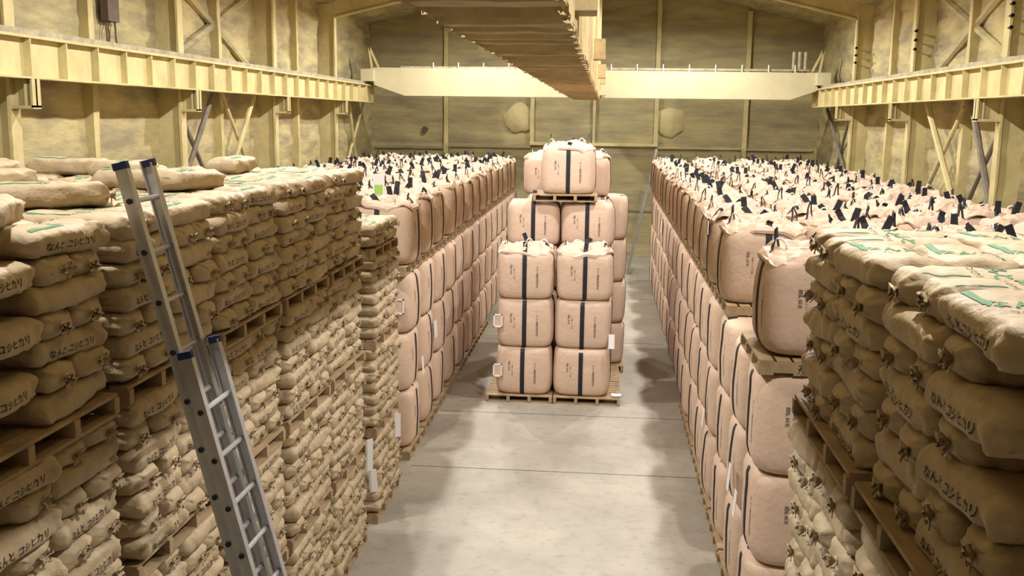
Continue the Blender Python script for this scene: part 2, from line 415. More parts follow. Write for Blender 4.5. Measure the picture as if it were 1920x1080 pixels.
brace('foam-buried crossed bars above the crane beam, sack ladder side wall', [((-9.36, 21.3, 8.3), (-9.36, 25.9, 6.6), .10), ((-9.36, 21.5, 6.6), (-9.36, 26.0, 8.3), .10)], 0, FOAM, G1)
brace('foam-buried crossed bars above the crane beam, striped sack side wall', [((8.06, 21.2, 8.4), (8.06, 26.0, 6.6), .10), ((8.06, 21.4, 6.6), (8.06, 26.2, 8.4), .10)], 0, FOAM, G2)
# junction box with cables
jb = link('junction_box', None); tag(jb, 'small brown electrical box with hanging cables above the crane beam', 'electrical box')
m = MB(); m.box(-9.33, -9.18, 18.25, 18.68, 7.02, 7.5); m.build('case', BROWN, jb)
for dy, e in ((18.32, -.05), (18.42, -.09), (18.62, .08)):
    m = MB(); m.tube([(-9.25, dy, 7.03), (-9.26, dy + e * .5, 6.9), (-9.25, dy + e * .2, 6.75), (-9.25, dy + e, 6.5)], .018, 6); m.build('cable', BROWN, jb)

# ------------------------------------------------------------------ pallets
def pallet_meshes(lx, ly, h=.14):
    """runners along local y; deck boards along local x"""
    t = .022
    top = MB(); n = 8
    for i in range(n):
        y = -ly / 2 + (ly / n) * (i + .5); top.box(-lx / 2, lx / 2, y - ly / n * .42, y + ly / n * .42, h - t, h)
    bot = MB()
    for i in (0, 2, 3, 5, 7):
        y = -ly / 2 + (ly / n) * (i + .5); bot.box(-lx / 2, lx / 2, y - ly / n * .42, y + ly / n * .42, 0, t)
    run = []
    for k in range(4):
        x = -lx / 2 + .03 + (lx - .06) * k / 3; q = MB(); q.box(x - .03, x + .03, -ly / 2, ly / 2, t, h - t); run.append(q.mesh('runner', [WOOD]))
    return top.mesh('wooden_pallet', [WOOD]), bot.mesh('bottom_boards', [WOOD]), run
PAL_S = pallet_meshes(1.43, 1.15); PAL_B = pallet_meshes(1.27, 1.27)
def pallet(kind, x, y, z, rz, label, group):
    t, b, r = kind
    o = link('wooden_pallet', t, None, (x, y, z), rz); tag(o, label, 'pallet', group)
    link('bottom_boards', b, o)
    for q in r: link('runner', q, o)
    return o

# ------------------------------------------------------------------ paper sacks
SL, SW, SH = .745, .352, .168
def sack_body(seed, low=False):
    a, b, c = SL / 2, SW / 2, SH / 2
    nu, nv = (6, 8) if low else (28, 24)
    rows = []
    for i in range(nu + 1):
        u = -1 + 2 * i / nu
        u = math.copysign(abs(u) ** .62, u)
        e = abs(u)
        if u > 0: fw = (1 - max(0, (e - .78) / .22) ** 2.6 * .42); fh = max(.12, 1 - max(0, (e - .74) / .26) ** 2.8 * .58)
        else: fw = 1 - max(0, (e - .86) / .14) ** 2 * .14; fh = max(.10, 1 - max(0, (e - .74) / .26) ** 2.6 * .72)
        ring = []
        for j in range(nv):
            th = 2 * math.pi * j / nv; p = 2 / 3.3
            cy, cz = math.cos(th), math.sin(th)
            y = math.copysign(abs(cy) ** p, cy) * b * fw; z = math.copysign(abs(cz) ** p, cz) * c * fh
            x = a * u
            if not low:
                n = .024 * nz(x * 4 + seed, y * 5, z * 6) + .013 * nz(x * 10 + seed, y * 11, z * 12) + .006 * nz(x * 24 + seed, y * 22, z * 26) + .022 * (.18 - abs(nz(x * 7 + seed, y * 8, z * 9 + seed)))
                if u > .5: n += .014 * math.cos(7 * th + seed) * (u - .5) / .5 + .016 * nz(x * 16, y * 20 + seed, z * 24) + .03 * (.15 - abs(nz(x * 13, y * 15 + seed, z * 17)))
                if u < -.75: n += .007 * nz(x * 20, y * 25 + seed, z * 25)
                L = math.hypot(y, z) or 1; y += n * y / L; z += n * z / L * .6
                z += .010 * nz(x * 3 + seed * 2, y * 4, 2.2)
                x += .02 * nz(y * 7 + seed, z * 9, 7.7) * e
            ring.append((x, y, max(-c, min(c + .012, z)) + c))
        rows.append(ring)
    mb = MB(); mb.grid(rows, True)
    n = len(mb.v); k = nv
    mb.f += [tuple(range(k - 1, -1, -1)), tuple(n - k + j for j in range(k))]; mb.m += [0, 0]
    return mb
NAME = 'なんとコシヒカリ'
def sack_mesh(seed, side_text, top_print):
    mb = sack_body(seed); bvh = BVHTree.FromPolygons(mb.v, mb.f)
    if side_text:
        emboss(mb, bvh, text_tris('なんと コシヒカリ', .056), lambda u, v: ((u * 1.0 - .02, -1, v * .95 + SH * .40), (0, 1, 0)), 1)
    if top_print:
        emboss(mb, bvh, patch(-.30, -.03, -.120, -.090, 10, 2), lambda u, v: ((u, v, 1), (0, 0, -1)), 2)
        emboss(mb, bvh, text_tris('なんと', .095, 1.0, .03), lambda u, v: ((-v - .02, u + .02, 1), (0, 0, -1)), 2)
        emboss(mb, bvh, patch(.10, .30, .095, .108, 8, 1), lambda u, v: ((u, v, 1), (0, 0, -1)), 2)
        emboss(mb, bvh, text_tris('コシヒカリ', .038), lambda u, v: ((-v + .07, u + .03, 1), (0, 0, -1)), 1)
    return mb
VAR = {}
for k in range(4):
    for pr in (0, 1):
        VAR['text', k, pr] = sack_mesh(10 + k * 3.7, True, pr)
        VAR['plain', k, pr] = sack_mesh(40 + k * 2.9, False, pr)
        VAR['end', k, pr] = sack_mesh(70 + k * 3.3, False, pr)
SACK_MATS = [KRAFT, INK, GREEN]
MESH = {k: v.mesh('paper_sack', SACK_MATS, True) for k, v in VAR.items()}
for me in MESH.values():
    pass
def knot_mesh(seed):
    mb = MB(); r = random.Random(seed); rows = []
    dz = r.uniform(-.03, .02); dy = r.uniform(-.05, .05)
    for i, (x, rad) in enumerate(((.335, .04), (.355, .026), (.365, .015), (.375, .014), (.385, .024), (.398, .036), (.408, .044), (.406, .036))):
        ring = []
        for j in range(14):
            th = 2 * math.pi * j / 14; q = rad * (1 + (.4 if i > 3 else .15) * math.cos(5 * th + seed)) * (1 + .2 * r.uniform(-1, 1) * (i > 3))
            ring.append((x + .01 * r.uniform(-1, 1) * (i > 4), dy * (i > 2) * (i / 7) + q * math.cos(th) * 1.15, SH * .47 + dz * (i / 7) + q * math.sin(th) * .8))
        rows.append(ring)
    mb.grid(rows, True)
    pts = [(.370, .020 * math.cos(t), SH * .47 + .017 * math.sin(t)) for t in [q * math.pi / 4 for q in range(9)]]
    mb.tube(pts, .006, 5, 1)
    mb.tube([(.372, .02, SH * .47), (.385, .035, SH * .32), (.385, .05 * r.uniform(-1, 1), SH * .12)], .005, 5, 1)
    return mb
KN = [knot_mesh(5 + k) for k in range(4)]
KNM = [k.mesh('tied_neck', [KNOT, TWINE], True) for k in KN]

sacks = []        # dicts: kind, var, loc, rot(3), label, group, knot
PITCH = .1486
def layer_slots(odd):
    """slots of one sack layer on a 1.43 x 1.10 pallet seen from its aisle edge.
    returns (kind, s along the aisle 0..1.43 centre, d depth centre, lengthwise)"""
    if not odd:
        z1 = [(True, .37, .18 + .36 * i) for i in range(3)]
        z2 = [(False, .74 + .18, .385), (False, .74 + .535, .385), (True, 1.09, .95)]
    else:
        z1 = [(True, 1.06, .18 + .36 * i) for i in range(3)]
        z2 = [(False, .17, .385), (False, .53, .385), (True, .36, .95)]
    return z1 + z2
def add_stack(side, y0, Xface, tiers, names, grp, full_top=True, only_top_depth=False, base_z=0.0, tier_h=1.18, layers=7, zshift=0.0):
    """side 'a': aisle edge faces +x; 'b': aisle edge faces -x.  tiers: list of (tier index, layers)"""
    s = 1 if side == 'a' else -1
    for t, nl in tiers:
        zt = base_z + t * tier_h + .14
        tj = rnd.uniform(-.02, .02)
        for L in range(nl):
            odd = (L + t) % 2
            top = (t == max(q[0] for q in tiers) and L == nl - 1)
            for idx, (lng, sa, d) in enumerate(layer_slots(odd)):
                facing = d < .5 and not (lng and d > .2)
                if not facing and not (top and full_top): continue
                kind = 'end' if not lng else ('text' if not odd else rnd.choice(('plain', 'plain', 'text')))
                if side == 'b' and lng: kind = rnd.choice(('text', 'plain'))
                yaw = 0 if not lng else R_(90)
                if side == 'b': yaw += math.pi
                if lng and rnd.random() < .0: yaw += math.pi
                y = y0 + sa if side == 'a' else y0 + 1.43 - sa
                out = rnd.uniform(-.022, .022) + tj
                x = Xface - s * (d + out) - (.05 * (t == 3) if side == 'b' else 0) * -1
                rot = (rnd.uniform(-.03, .03), rnd.uniform(-.025, .025) - (.05 if (top and facing and not lng) else 0) * 0, yaw + rnd.uniform(-.06, .06))
                z = zt + L * PITCH + zshift
                lay = nl - 1 - L
                pos = ''
                if not lng:
                    first = (sa in (.17, .92))
                    if side == 'b': first = not first
                    pos = 'nearer' if first else 'farther'
                sacks.append(dict(kind=kind, var=rnd.randrange(4), loc=(x, y, z), rot=rot, lng=lng, lay=lay, tier=names[t], grp=grp, pos=pos, inner=not facing, idx=idx))
# ladder-side sack stacks
LSTARTS = [4.2, 5.76, 7.30, 8.86, 10.43]
TN = ['bottom', 'third', 'second', 'top']
for k, y0 in enumerate(LSTARTS):
    add_stack('a', y0, -2.89 + rnd.uniform(-.02, .02), [(0, 7), (1, 7), (2, 7), (3, 7)], TN, 'ladder-side stack ' + ['one', 'two', 'three', 'four', 'five', 'six'][k])
    for t in range(4):
        if t > 0 or k >= 4:
            pallet(PAL_S, -2.89 - .575, y0 + .715, t * 1.18, R_(90), 'wooden pallet under the %s tier, %s ladder-side sack stack from camera' % (TN[t], ORD[k]), 'pallets in the ladder-side sack stacks')
y0 = 12.40
add_stack('a', y0, -2.88, [(0, 7), (1, 7), (2, 7), (3, 2)], TN, 'ladder-side stack six')
for t in range(4):
    pallet(PAL_S, -2.88 - .575, y0 + .715, t * 1.18, R_(90), 'wooden pallet under the %s tier of the low sack stack by the bulk bags' % TN[t], 'pallets in the ladder-side sack stacks')
# deeper pallets on the ladder side: only their top layers show
for c in (1, 2):
    for k, y0 in enumerate(LSTARTS[0:5]):
        if c == 2 and k < 1: continue
        n0 = len(sacks)
        add_stack('a', y0 + rnd.uniform(-.03, .03), -2.89 - 1.2 * c, [(3, 7)], TN, 'x', True, zshift=rnd.uniform(-.02, .03))
        keep = [q for q in sacks[n0:] if q['lay'] == 0]
        del sacks[n0:]
        for q in keep:
            q['tier'] = 'top'; q['grp'] = 'ladder-side stack %s' % ['one', 'two', 'three', 'four', 'five'][k]; q['deep'] = c; sacks.append(q)
# loose sacks lying on top, ladder side
LOOSE = [(-4.55, 6.2, .5, 0), (-3.9, 5.05, 1.9, 0), (-5.6, 8.6, 1.45, 0), (-5.3, 9.6, .1, 0), (-4.6, 9.3, 1.5, 0), (-3.95, 10.4, 1.6, 0), (-4.9, 7.6, 1.2, 0), (-3.8, 8.0, .2, 0), (-5.5, 7.0, .3, 0), (-3.42, 7.95, 1.45, 0), (-3.28, 4.92, 1.85, 0), (-3.62, 6.25, .5, 0)]
LOOSE_WORDS = ['beside the ladder top', 'beside the camera end', 'against the wall studs', 'second from the wall', 'in the middle rear', 'just before the bulk bags', 'in the middle', 'behind the ladder', 'far in by the wall', 'close to the aisle past the ladder', 'on the camera end aisle edge', 'just behind the ladder top rungs']
for (x, y, yaw, _), wd in zip(LOOSE, LOOSE_WORDS):
    sacks.append(dict(kind='plain', var=rnd.randrange(4), loc=(x, y, 4.735), rot=(rnd.uniform(-.05, .05), rnd.uniform(-.05, .05), yaw), lng=True, lay=0, tier='loose', grp=wd, pos='', inner=False, idx=0))
# striped sack stacks (other side)
RSTARTS = [4.76, 3.22, 1.68]
for k, y0 in enumerate(RSTARTS):
    add_stack('b', y0, 1.215 + .01 * k, [(1, 7), (2, 7), (3, 7)], TN, 'striped stack ' + ['one', 'two', 'three'][k], zshift=-.015)
    for t in (2, 3):
        pallet(PAL_S, 1.20 + .575, y0 + .715, t * 1.18, R_(-90), 'wooden pallet under the %s tier of the striped sack stack, %s from the bulk bags' % (TN[t], ORD[k]), 'pallets in the striped sack stacks')
n0 = len(sacks)
for k, y0 in enumerate((4.9, 3.4)):
    add_stack('b', y0, 2.42, [(3, 7)], TN, 'striped rear stack ' + ['one', 'two'][k], zshift=.17)
sacks[n0:] = [q for q in sacks[n0:] if q['lay'] <= 1]
for q in sacks[n0:]: q['rear'] = True

def sack_matrix(q):
    return Matrix.Translation(q['loc']) @ Euler(q['rot']).to_matrix().to_4x4()
def show(q):
    Mx = sack_matrix(q); ctr = Mx @ Vector((0, 0, SH / 2)); p = project(ctr)
    if p[2] < .5: return 0
    mg = 420 / p[2]
    if not (-mg < p[0] < 1920 + mg and -mg < p[1] < 1080 + mg): return 0
    area = (SL if q['lng'] else SW) * SH / p[2] ** 2
    if q['inner'] or q['lay'] == 0: area = max(area, SL * SW * .28 / p[2] ** 2)
    return area
for q in sacks:
    q['area'] = show(q); q['pr'] = 1 if q['lay'] == 0 and q['tier'] in ('top', 'loose') else 0
sacks = [q for q in sacks if q['area'] > 0]
sacks.sort(key=lambda q: -q['area'])
NUM = ['first', 'second', 'third', 'fourth', 'fifth', 'sixth', 'seventh']
seen_labels = {}
def sack_label(q):
    g = q['grp'].replace('ladder-side stack', 'ladder-side stack')
    if q['tier'] == 'loose': return 'loose paper sack on top of the ladder-side stacks, ' + q['grp']
    spot = ['lengthwise by its aisle edge', 'lengthwise in its middle', 'lengthwise by its wall edge', 'end on at its outer end', 'end on beside its middle', 'crosswise at its wall corner'][q['idx']]
    if q.get('rear'): return 'paper sack on %s, %s%s' % (g, spot, '' if q['lay'] == 0 else ', one down')
    if q.get('deep') or q.get('rear') or q['inner']:
        row = 'inner' if q['inner'] and not q.get('deep') else (['', 'middle row', 'wall row'][q['deep']] if q.get('deep') else 'rear row')
        return 'paper sack on top of %s, %s, %s' % (q['grp'], row, spot)
    what = {'text': 'lengthwise with black writing', 'plain': 'lengthwise', 'end': 'end on'}[q['kind']]
    return 'paper sack %s, %s%s layer down, %s tier, %s' % (what, (q['pos'] + ' of ') if q['pos'] else '', NUM[q['lay']], q['tier'], q['grp'])
N_IND = 300
for i, q in enumerate(sacks[:N_IND]):
    o = link('paper_sack', MESH[q['kind'], q['var'], q['pr']], None, q['loc']); o.rotation_euler = q['rot']
    sc = 1 + rnd.uniform(-.02, .02); o.scale = (1, sc, 1)
    tag(o, sack_label(q), 'paper sack', 'paper rice sacks of ' + (q['grp'] if q['tier'] != 'loose' else 'the loose top layer'))
    link('tied_neck', KNM[q['var']], o)
# the remaining, smaller ones in view: one object
rest = MB()
for q in sacks[N_IND:]:
    Mx = sack_matrix(q); src = VAR[q['kind'], q['var'], q['pr']]
    o = len(rest.v); rest.v += [tuple(Mx @ Vector(p)) for p in src.v]; rest.f += [tuple(i + o for i in f) for f in src.f]; rest.m += src.m
    src = KN[q['var']]
    o = len(rest.v); rest.v += [tuple(Mx @ Vector(p)) for p in src.v]; rest.f += [tuple(i + o for i in f) for f in src.f]; rest.m += [3 + i for i in src.m]
r_o = rest.build('paper_sacks', SACK_MATS + [KNOT, TWINE], None, True)
tag(r_o, 'the smaller and farther kraft paper sacks in both sack blocks', 'paper sacks', None, 'stuff')
# sacks packed behind the visible faces and under the visible tops
core = MB(); lowb = sack_body(1, True)
def low(x, y, z, yaw):
    Mx = Matrix.Translation((x, y, z)) @ Euler((0, 0, yaw)).to_matrix().to_4x4()
    o = len(core.v); core.v += [tuple(Mx @ Vector(p)) for p in lowb.v]; core.f += [tuple(i + o for i in f) for f in lowb.f]; core.m += [0] * len(lowb.f)
for k, y0 in enumerate(LSTARTS + [12.40]):
    for t in range(4):
        for L in range(7):
            if t == 3 and (L == 6 or (k == 5 and L > 0)): continue
            z = t * 1.18 + .14 + L * PITCH
            for dy in (.37, 1.08): low(-2.89 - .60 - .36, y0 + dy, z, R_(90))
    if k < 5:
        for c in (1, 2):
            for L in (4, 5):
                z = 3 * 1.18 + .14 + L * PITCH
                for dx in (.2, .56, .92):
                    for dy in (.37, 1.08): low(-2.89 - 1.2 * c - dx, y0 + dy, z, R_(90))
for k, y0 in enumerate(RSTARTS):
    for t in (1, 2, 3):
        for L in range(7):
            if t == 3 and L == 6: continue
            for dy in (.37, 1.08): low(1.22 + .96, y0 + dy, t * 1.18 + .14 + L * PITCH, R_(90))
for y0 in (4.9, 3.4):
    for L in (2, 3, 4):
        for dx in (.2, .56, .92):
            for dy in (.37, 1.08): low(2.42 + dx, y0 + dy, 3 * 1.18 + .31 + L * PITCH, R_(90))
tag(core.build('packed_sacks', [KRAFT], None, True), 'kraft paper sacks packed deep inside both sack blocks', 'paper sacks', None, 'stuff')

# ------------------------------------------------------------------ bulk bags
BW = .535
def bag_body(seed, h, loose):
    prof = [(0, 0), (.5, 0), (.84, .004), (.93, .03), (.975, .085), (.995, .17), (1.005, .30), (1.015, .45), (1.01, .6), (1.0, .72), (.985, .82), (.955, .89), (.90, .945), (.80, .975), (.62, .992), (.4, 1.0), (.15, 1.0), (0.0, 1.0)]
    if not loose: prof = prof[:10] + [(.99, .86), (.965, .93), (.915, .972), (.80, .99), (.6, 1.0), (.3, 1.0), (0.0, 1.0)]
    n = 40; rows = []
    for i, (r, t) in enumerate(prof):
        ring = []
        for j in range(n):
            th = 2 * math.pi * j / n; p = 2 / 4.6
            c, s = math.cos(th), math.sin(th)
            x, y = math.copysign(abs(c) ** p, c) * BW * r, math.copysign(abs(s) ** p, s) * BW * r
            z = t * h
            q = .020 * nz(x * 1.6 + seed, y * 1.6, z * 1.4) + .006 * nz(x * 4 + seed, y * 4, z * 9)
            if .7 < t: q += .014 * nz(x * 6 + seed, y * 6, z * 22) * min(1, (t - .7) / .15)
            if t < .12: q *= .4
            L = math.hypot(x, y) or 1
            x += q * x / L; y += q * y / L
            if loose and t > .9: z += .03 * nz(x * 5 + seed, y * 5, 3) + .012 * nz(x * 12, y * 12, seed)
            ring.append((x, y, z))
        rows.append(ring)
    mb = MB(); mb.grid(rows, True); return mb
def vertical(s): return '\n'.join(s)
def bag_mesh(seed, h, loose):
    mb = bag_body(seed, h, loose); bvh = BVHTree.FromPolygons(mb.v, mb.f)
    for k in range(4):
        ca, sa = round(math.cos(k * math.pi / 2)), round(math.sin(k * math.pi / 2))
        def f(u, v, ox, oz):
            x, y = u + ox, -2.0
            return ((x * ca - y * sa, x * sa + y * ca, v + oz * h), (-sa, ca, 0))
        emboss(mb, bvh, text_tris(vertical('なんと農業協同組合'), .046, 1.0), lambda u, v: f(u, v, .24, .46), 1, .004)
        emboss(mb, bvh, text_tris(vertical('国産玄米'), .046, 1.0), lambda u, v: f(u, v, -.25, .60), 1, .004)
        emboss(mb, bvh, text_tris(vertical('正味一〇八〇瓩'), .030, 1.0), lambda u, v: f(u, v, -.19, .52), 1, .004)
    return mb, bvh
def strap_mesh(bvh, h, axis, seed, loops):
    """belt of black webbing under the bag and up two opposite faces, with lifting loops on top"""
    mb = MB(); r = random.Random(seed); both = []
    for sg in (1, -1):
        pts = []
        def at(z, off=.006):
            d = (-sg, 0, 0) if axis == 0 else (0, -sg, 0)
            o = (sg * 2, .0, z) if axis == 0 else (0.0, sg * 2, z)
            return cast(bvh, o, d, off)
        for t in (.02, .06, .14, .28, .45, .6, .74, .84, .9):
            p = at(t * h)
            if p is not None: pts.append(tuple(p))
        lx, ln = r.uniform(-.12, .12), r.choice((.03, .09, .13, .17, .21))
        def P(a, s, z): return (sg * a, s, z) if axis == 0 else (s, sg * a, z)
        if loops:
            pts += [P(.49, 0, .955 * h), P(.43, lx * .15, h + .03), P(.40 - r.uniform(-.03, .06), lx * .6, h + .05 + ln * .5), P(.385, lx, h + .05 + ln), P(.373, lx, h + .045 + ln), P(.375, lx * .6, h + .05 + ln * .5), P(.36, lx * .2, h + .02)]
        else:
            pts += [P(.50, 0, .945 * h), P(.46, 0, .985 * h), P(.36, 0, h + .006)]
        both.append(pts)
    up = (0, 1, 0) if axis == 0 else (1, 0, 0)
    under = [P(-.38, 0, .002), P(0, 0, .002), P(.38, 0, .002)] if sg > 0 else [P(-.38, 0, .002), P(0, 0, .002), P(.38, 0, .002)]
    mb.sweep(both[0][::-1] + under + both[1], [(-.004, -.040), (.004, -.040), (.004, .040), (-.004, .040)], 0, up)
    return mb.mesh('lifting_strap', [WEB], False)
def skirt_mesh(seed, h):
    mb = MB(); n = 44; rows = []; r = random.Random(int(seed * 10))
    for i, (rr, z) in enumerate(((.515, -.075), (.52, -.035), (.485, .01), (.43, .035), (.36, .045), (.29, .06), (.2, .07), (.12, .08), (.04, .085))):
        ring = []
        for j in range(n):
            th = 2 * math.pi * j / n; p = 2 / 3.6; c, s = math.cos(th), math.sin(th)
            x, y = math.copysign(abs(c) ** p, c) * rr, math.copysign(abs(s) ** p, s) * rr
            f = .085 * nz(x * 4 + seed, y * 4, .5) + .12 * (.2 - abs(nz(x * 6.5 + seed, y * 6.5, 1.5))) + .05 * (.2 - abs(nz(x * 15, y * 15 + seed, 2.5)))
            k = 1 if i > 1 else (1.1 if i == 0 else .7)
            rad = 1 + (.10 * nz(x * 5, y * 5 + seed, 4) if i < 3 else 0)
            ring.append((x * rad, y * rad, h + z + f * k))
        rows.append(ring)
    mb.grid(rows, True); n0 = len(mb.v); mb.f.append(tuple(n0 - n + j for j in range(n))); mb.m.append(0)
    return mb.mesh('gathered_top', [SKIRT], False)
def cord_mesh(seed, h):
    mb = MB(); r = random.Random(seed * 3 + 1); allp = []
    for q in range(3):
        a = r.uniform(0, 6.28); x, y = .36 * math.cos(a), .36 * math.sin(a); pts = []
        hh, ww = r.uniform(.05, .10), r.uniform(.04, .09); b = r.uniform(0, 3.1)
        for i in range(13):
            t = math.pi * 1.25 * i / 12 - .4
            pts.append((x + ww * math.cos(t) * math.cos(b), y + ww * math.cos(t) * math.sin(b), h + .06 + hh * math.sin(t)))
        allp += pts
    mb.tube(allp, .010, 5)
    return mb.mesh('tie_cord', [CORD], True)
HT, HP = .93, .93
TOPS, LOWS = [], []
for k in range(4):
    mb, bvh = bag_mesh(3.1 + 5.3 * k, HT, True)
    TOPS.append((mb.mesh('bulk_bag', [FABRIC, GREY], True), strap_mesh(bvh, HT, 0, k, True), strap_mesh(bvh, HT, 1, k + 20, True), skirt_mesh(1.7 + 2.3 * k, HT), cord_mesh(k, HT)))
for k in range(4):
    mb, bvh = bag_mesh(31.1 + 4.3 * k, HP, False)
    LOWS.append((mb.mesh('bulk_bag', [FABRIC, GREY], True), strap_mesh(bvh, HP, 0, k, False), strap_mesh(bvh, HP, 1, k + 20, False)))
bags = {}
def bag(x, y, z, top, label, group, hs=1.0, quarter=None, key=None, jit=.02, skirt=True):
    k = rnd.randrange(4); P = (TOPS if top else LOWS)[k]
    q = rnd.randrange(4) if quarter is None else quarter
    o = link('bulk_bag', P[0], None, (x + rnd.uniform(-jit, jit), y + rnd.uniform(-jit, jit), z), R_(90) * q + rnd.uniform(-.035, .035))
    o.scale = (1, 1, hs)
    tag(o, label, 'bulk bag', group)
    for s in P[1:3]: link('lifting_strap', s, o)
    if top and skirt: link('gathered_top', P[3], o); link('tie_cord', P[4], o)
    if key: bags[key] = o
    return o
ZB, ZP = .14, 2.93            # on the floor pallets; tops of the lower three
GA = 'pink bulk bags of the ladder-side block'; GB = 'pink bulk bags of the striped-sack-side block'; GC = 'pink bulk bags of the central stack'
TIER3 = ['bottom', 'second', 'third']
# ladder-side block
LY = [15.58 + 1.33 * k for k in range(14)]
for k, y in enumerate(LY):
    for t in range(3):
        bag(-3.485, y, ZB + .93 * t, False, 'bulk bag in the ladder-side aisle row, %s back, %s tier up' % (ORD[k], ['first', 'second', 'third'][t]), GA, key=('a', k, t))
    for c in range(4):
        bag(-3.485 - 1.2 * c, y + rnd.uniform(-.06, .06), ZP + .14, True, 'bulk bag on top of ladder-side block, %s row back, %s from aisle' % (ORD[k], ORD[c]), GA, key=('at', k, c), hs=rnd.uniform(.97, 1.06))
    pallet(PAL_B, -3.485 - .15, y, ZP, R_(90), 'wooden pallet under the top aisle bag, ladder-side block, %s back' % ORD[k], 'pallets in the ladder-side bag block')
    if k < 8: pallet(PAL_B, -3.485 - .09, y, 0, R_(90), 'wooden pallet on the floor under ladder-side aisle bags, %s back' % ORD[k], 'pallets in the ladder-side bag block')
# other block
RY = [9.85 + 1.33 * k for k in range(18)]
for k, y in enumerate(RY):
    for t in range(3):
        bag(2.04, y, ZB + .93 * t, False, 'bulk bag in aisle row behind the striped sacks, %s back, %s tier up' % (ORD[k], ['first', 'second', 'third'][t]), GB, key=('b', k, t))
    if k < 7: pallet(PAL_B, 2.04 + .09, y, 0, R_(90), 'floor pallet under the aisle bags behind the striped sacks, %s back' % ORD[k], 'pallets in the other bag block')
RT = [13.15 + 1.33 * k for k in range(16)]
for k, y in enumerate(RT):
    for c in range(4):
        bag(2.04 + 1.25 * c, y + rnd.uniform(-.06, .06), ZP + .14, True, 'bulk bag on top, block behind striped sacks, %s row back, %s from aisle' % (ORD[k], ORD[c]), GB, key=('bt', k, c), hs=rnd.uniform(.97, 1.06), quarter=None)
    pallet(PAL_B, 2.04 + .14, y, ZP, R_(90), 'raised pallet under top aisle bag behind striped sacks, %s back' % ORD[k], 'pallets in the other bag block')
for c in range(1, 4):
    bag(2.04 + 1.25 * c, 11.8, ZP + .14, True, 'bulk bag on top just behind the striped sacks, front row, %s from the aisle' % ORD[c], GB)
bag(2.06, 9.93, ZP + .23, True, 'single bulk bag on a high pallet at the corner beside the striped sacks', GB, key='B', hs=1.0, quarter=0)
pb = pallet(PAL_B, 2.11, 9.97, ZP + .07, R_(90), 'wooden pallet with marked side board under the single corner bag', 'pallets in the other bag block')
bags['b', 0, 2].scale = (1, 1, 1.075)
m = MB(); vs, fs = text_tris('なんと農協', .11)
m.add([(-.66, -u * 1.0 + .0, v + .07) for u, v in vs], fs); m.build('side_marking', INK, pb)
# central stack
CX = (-1.46, -.35)
for i, cx in enumerate(CX):
    side = ('ladder side', 'striped sack side')[i]
    for t in range(3):
        bag(cx, 19.02, ZB + .925 * t, t == 2, 'central stack bulk bag, front row, %s, %s up from floor' % (side, ['first', 'second', 'third'][t]), GC, quarter=0, key=('c', i, t), jit=.012)
    pallet(PAL_B, (-1.53, -.24)[i], 19.06, 0, 0, 'wooden pallet on the floor under the central stack front row, %s' % side, 'pallets of the central stack')
    for t in range(4):
        bag((-1.43, -.33)[i], 20.36, ZB + .9 * t, t == 3, 'central stack bulk bag, second row, %s, %s up from the floor' % (side, ORD[t]), GC, .967 if t < 3 else .95, 0, ('c2', i, t), .012, False)
    pallet(PAL_B, (-1.5, -.24)[i], 20.38, 0, 0, 'wooden pallet on the floor under the central stack second row, %s' % side, 'pallets of the central stack')
    for r_, yy in ((2, 21.68), (3, 23.0)):
        for t in range(4):
            bag((-1.12, -.04)[i], yy, ZB + (.9, .88)[r_ - 2] * t, False, 'central stack bulk bag, %s row, %s, %s up from the floor' % (ORD[r_], side, ORD[t]), GC, (.967, .945)[r_ - 2], 0, None, .015)
        pallet(PAL_B, (-1.42, -.14)[i], yy, 0, 0, 'floor pallet under the central stack %s row, %s' % (ORD[r_], side), 'pallets of the central stack')
pallet(PAL_B, -.80, 20.36, 3.735, R_(2), 'wooden pallet high on the central stack under the topmost bag', 'pallets of the central stack')
bag(-.735, 20.36, 3.875, True, 'topmost bulk bag alone on its pallet above the central stack', GC, 1.0, 0, 'top', 0)
bag(-.42, 21.68, 3.74, True, 'bulk bag behind the topmost bag on the central stack', GC, .92, 0)
bag(-1.3, 23.0, 3.66, True, 'bulk bag far behind the topmost bag, ladder side of the central stack', GC, .92, 0)
# lower bags hidden inside the blocks
hid = MB(); hb = MB()
def simple_bag(x, y):
    for t in range(3):
        z0 = .14 + .93 * t; rows = []
        for r, t2 in ((.8, 0), (.98, .06), (1, .3), (1, .7), (.97, .93), (.8, 1)):
            rows.append([(x + math.copysign(abs(math.cos(a)) ** .45, math.cos(a)) * BW * r, y + math.copysign(abs(math.sin(a)) ** .45, math.sin(a)) * BW * r, z0 + t2 * .93) for a in [2 * math.pi * (j + .5) / 12 for j in range(12)]])
        o = len(hid.v); hid.grid(rows, True); hid.f += [tuple(o + 11 - j for j in range(12)), tuple(len(hid.v) - 12 + j for j in range(12))]; hid.m += [0, 0]
    hid.box(x - .6, x + .6, y - .6, y + .6, 2.93, 3.06, 1); hid.box(x - .6, x + .6, y - .6, y + .6, 0, .13, 1)
for y in LY:
    for c in (1, 2, 3): simple_bag(-3.485 - 1.2 * c, y)
for y in [11.8] + RT:
    for c in (1, 2, 3): simple_bag(2.04 + 1.25 * c, y)
tag(hid.build('packed_bulk_bags', [FABRIC, WOOD], None, True), 'pink bulk bags and pallets packed inside both bag blocks under the top rows', 'bulk bags', None, 'stuff')

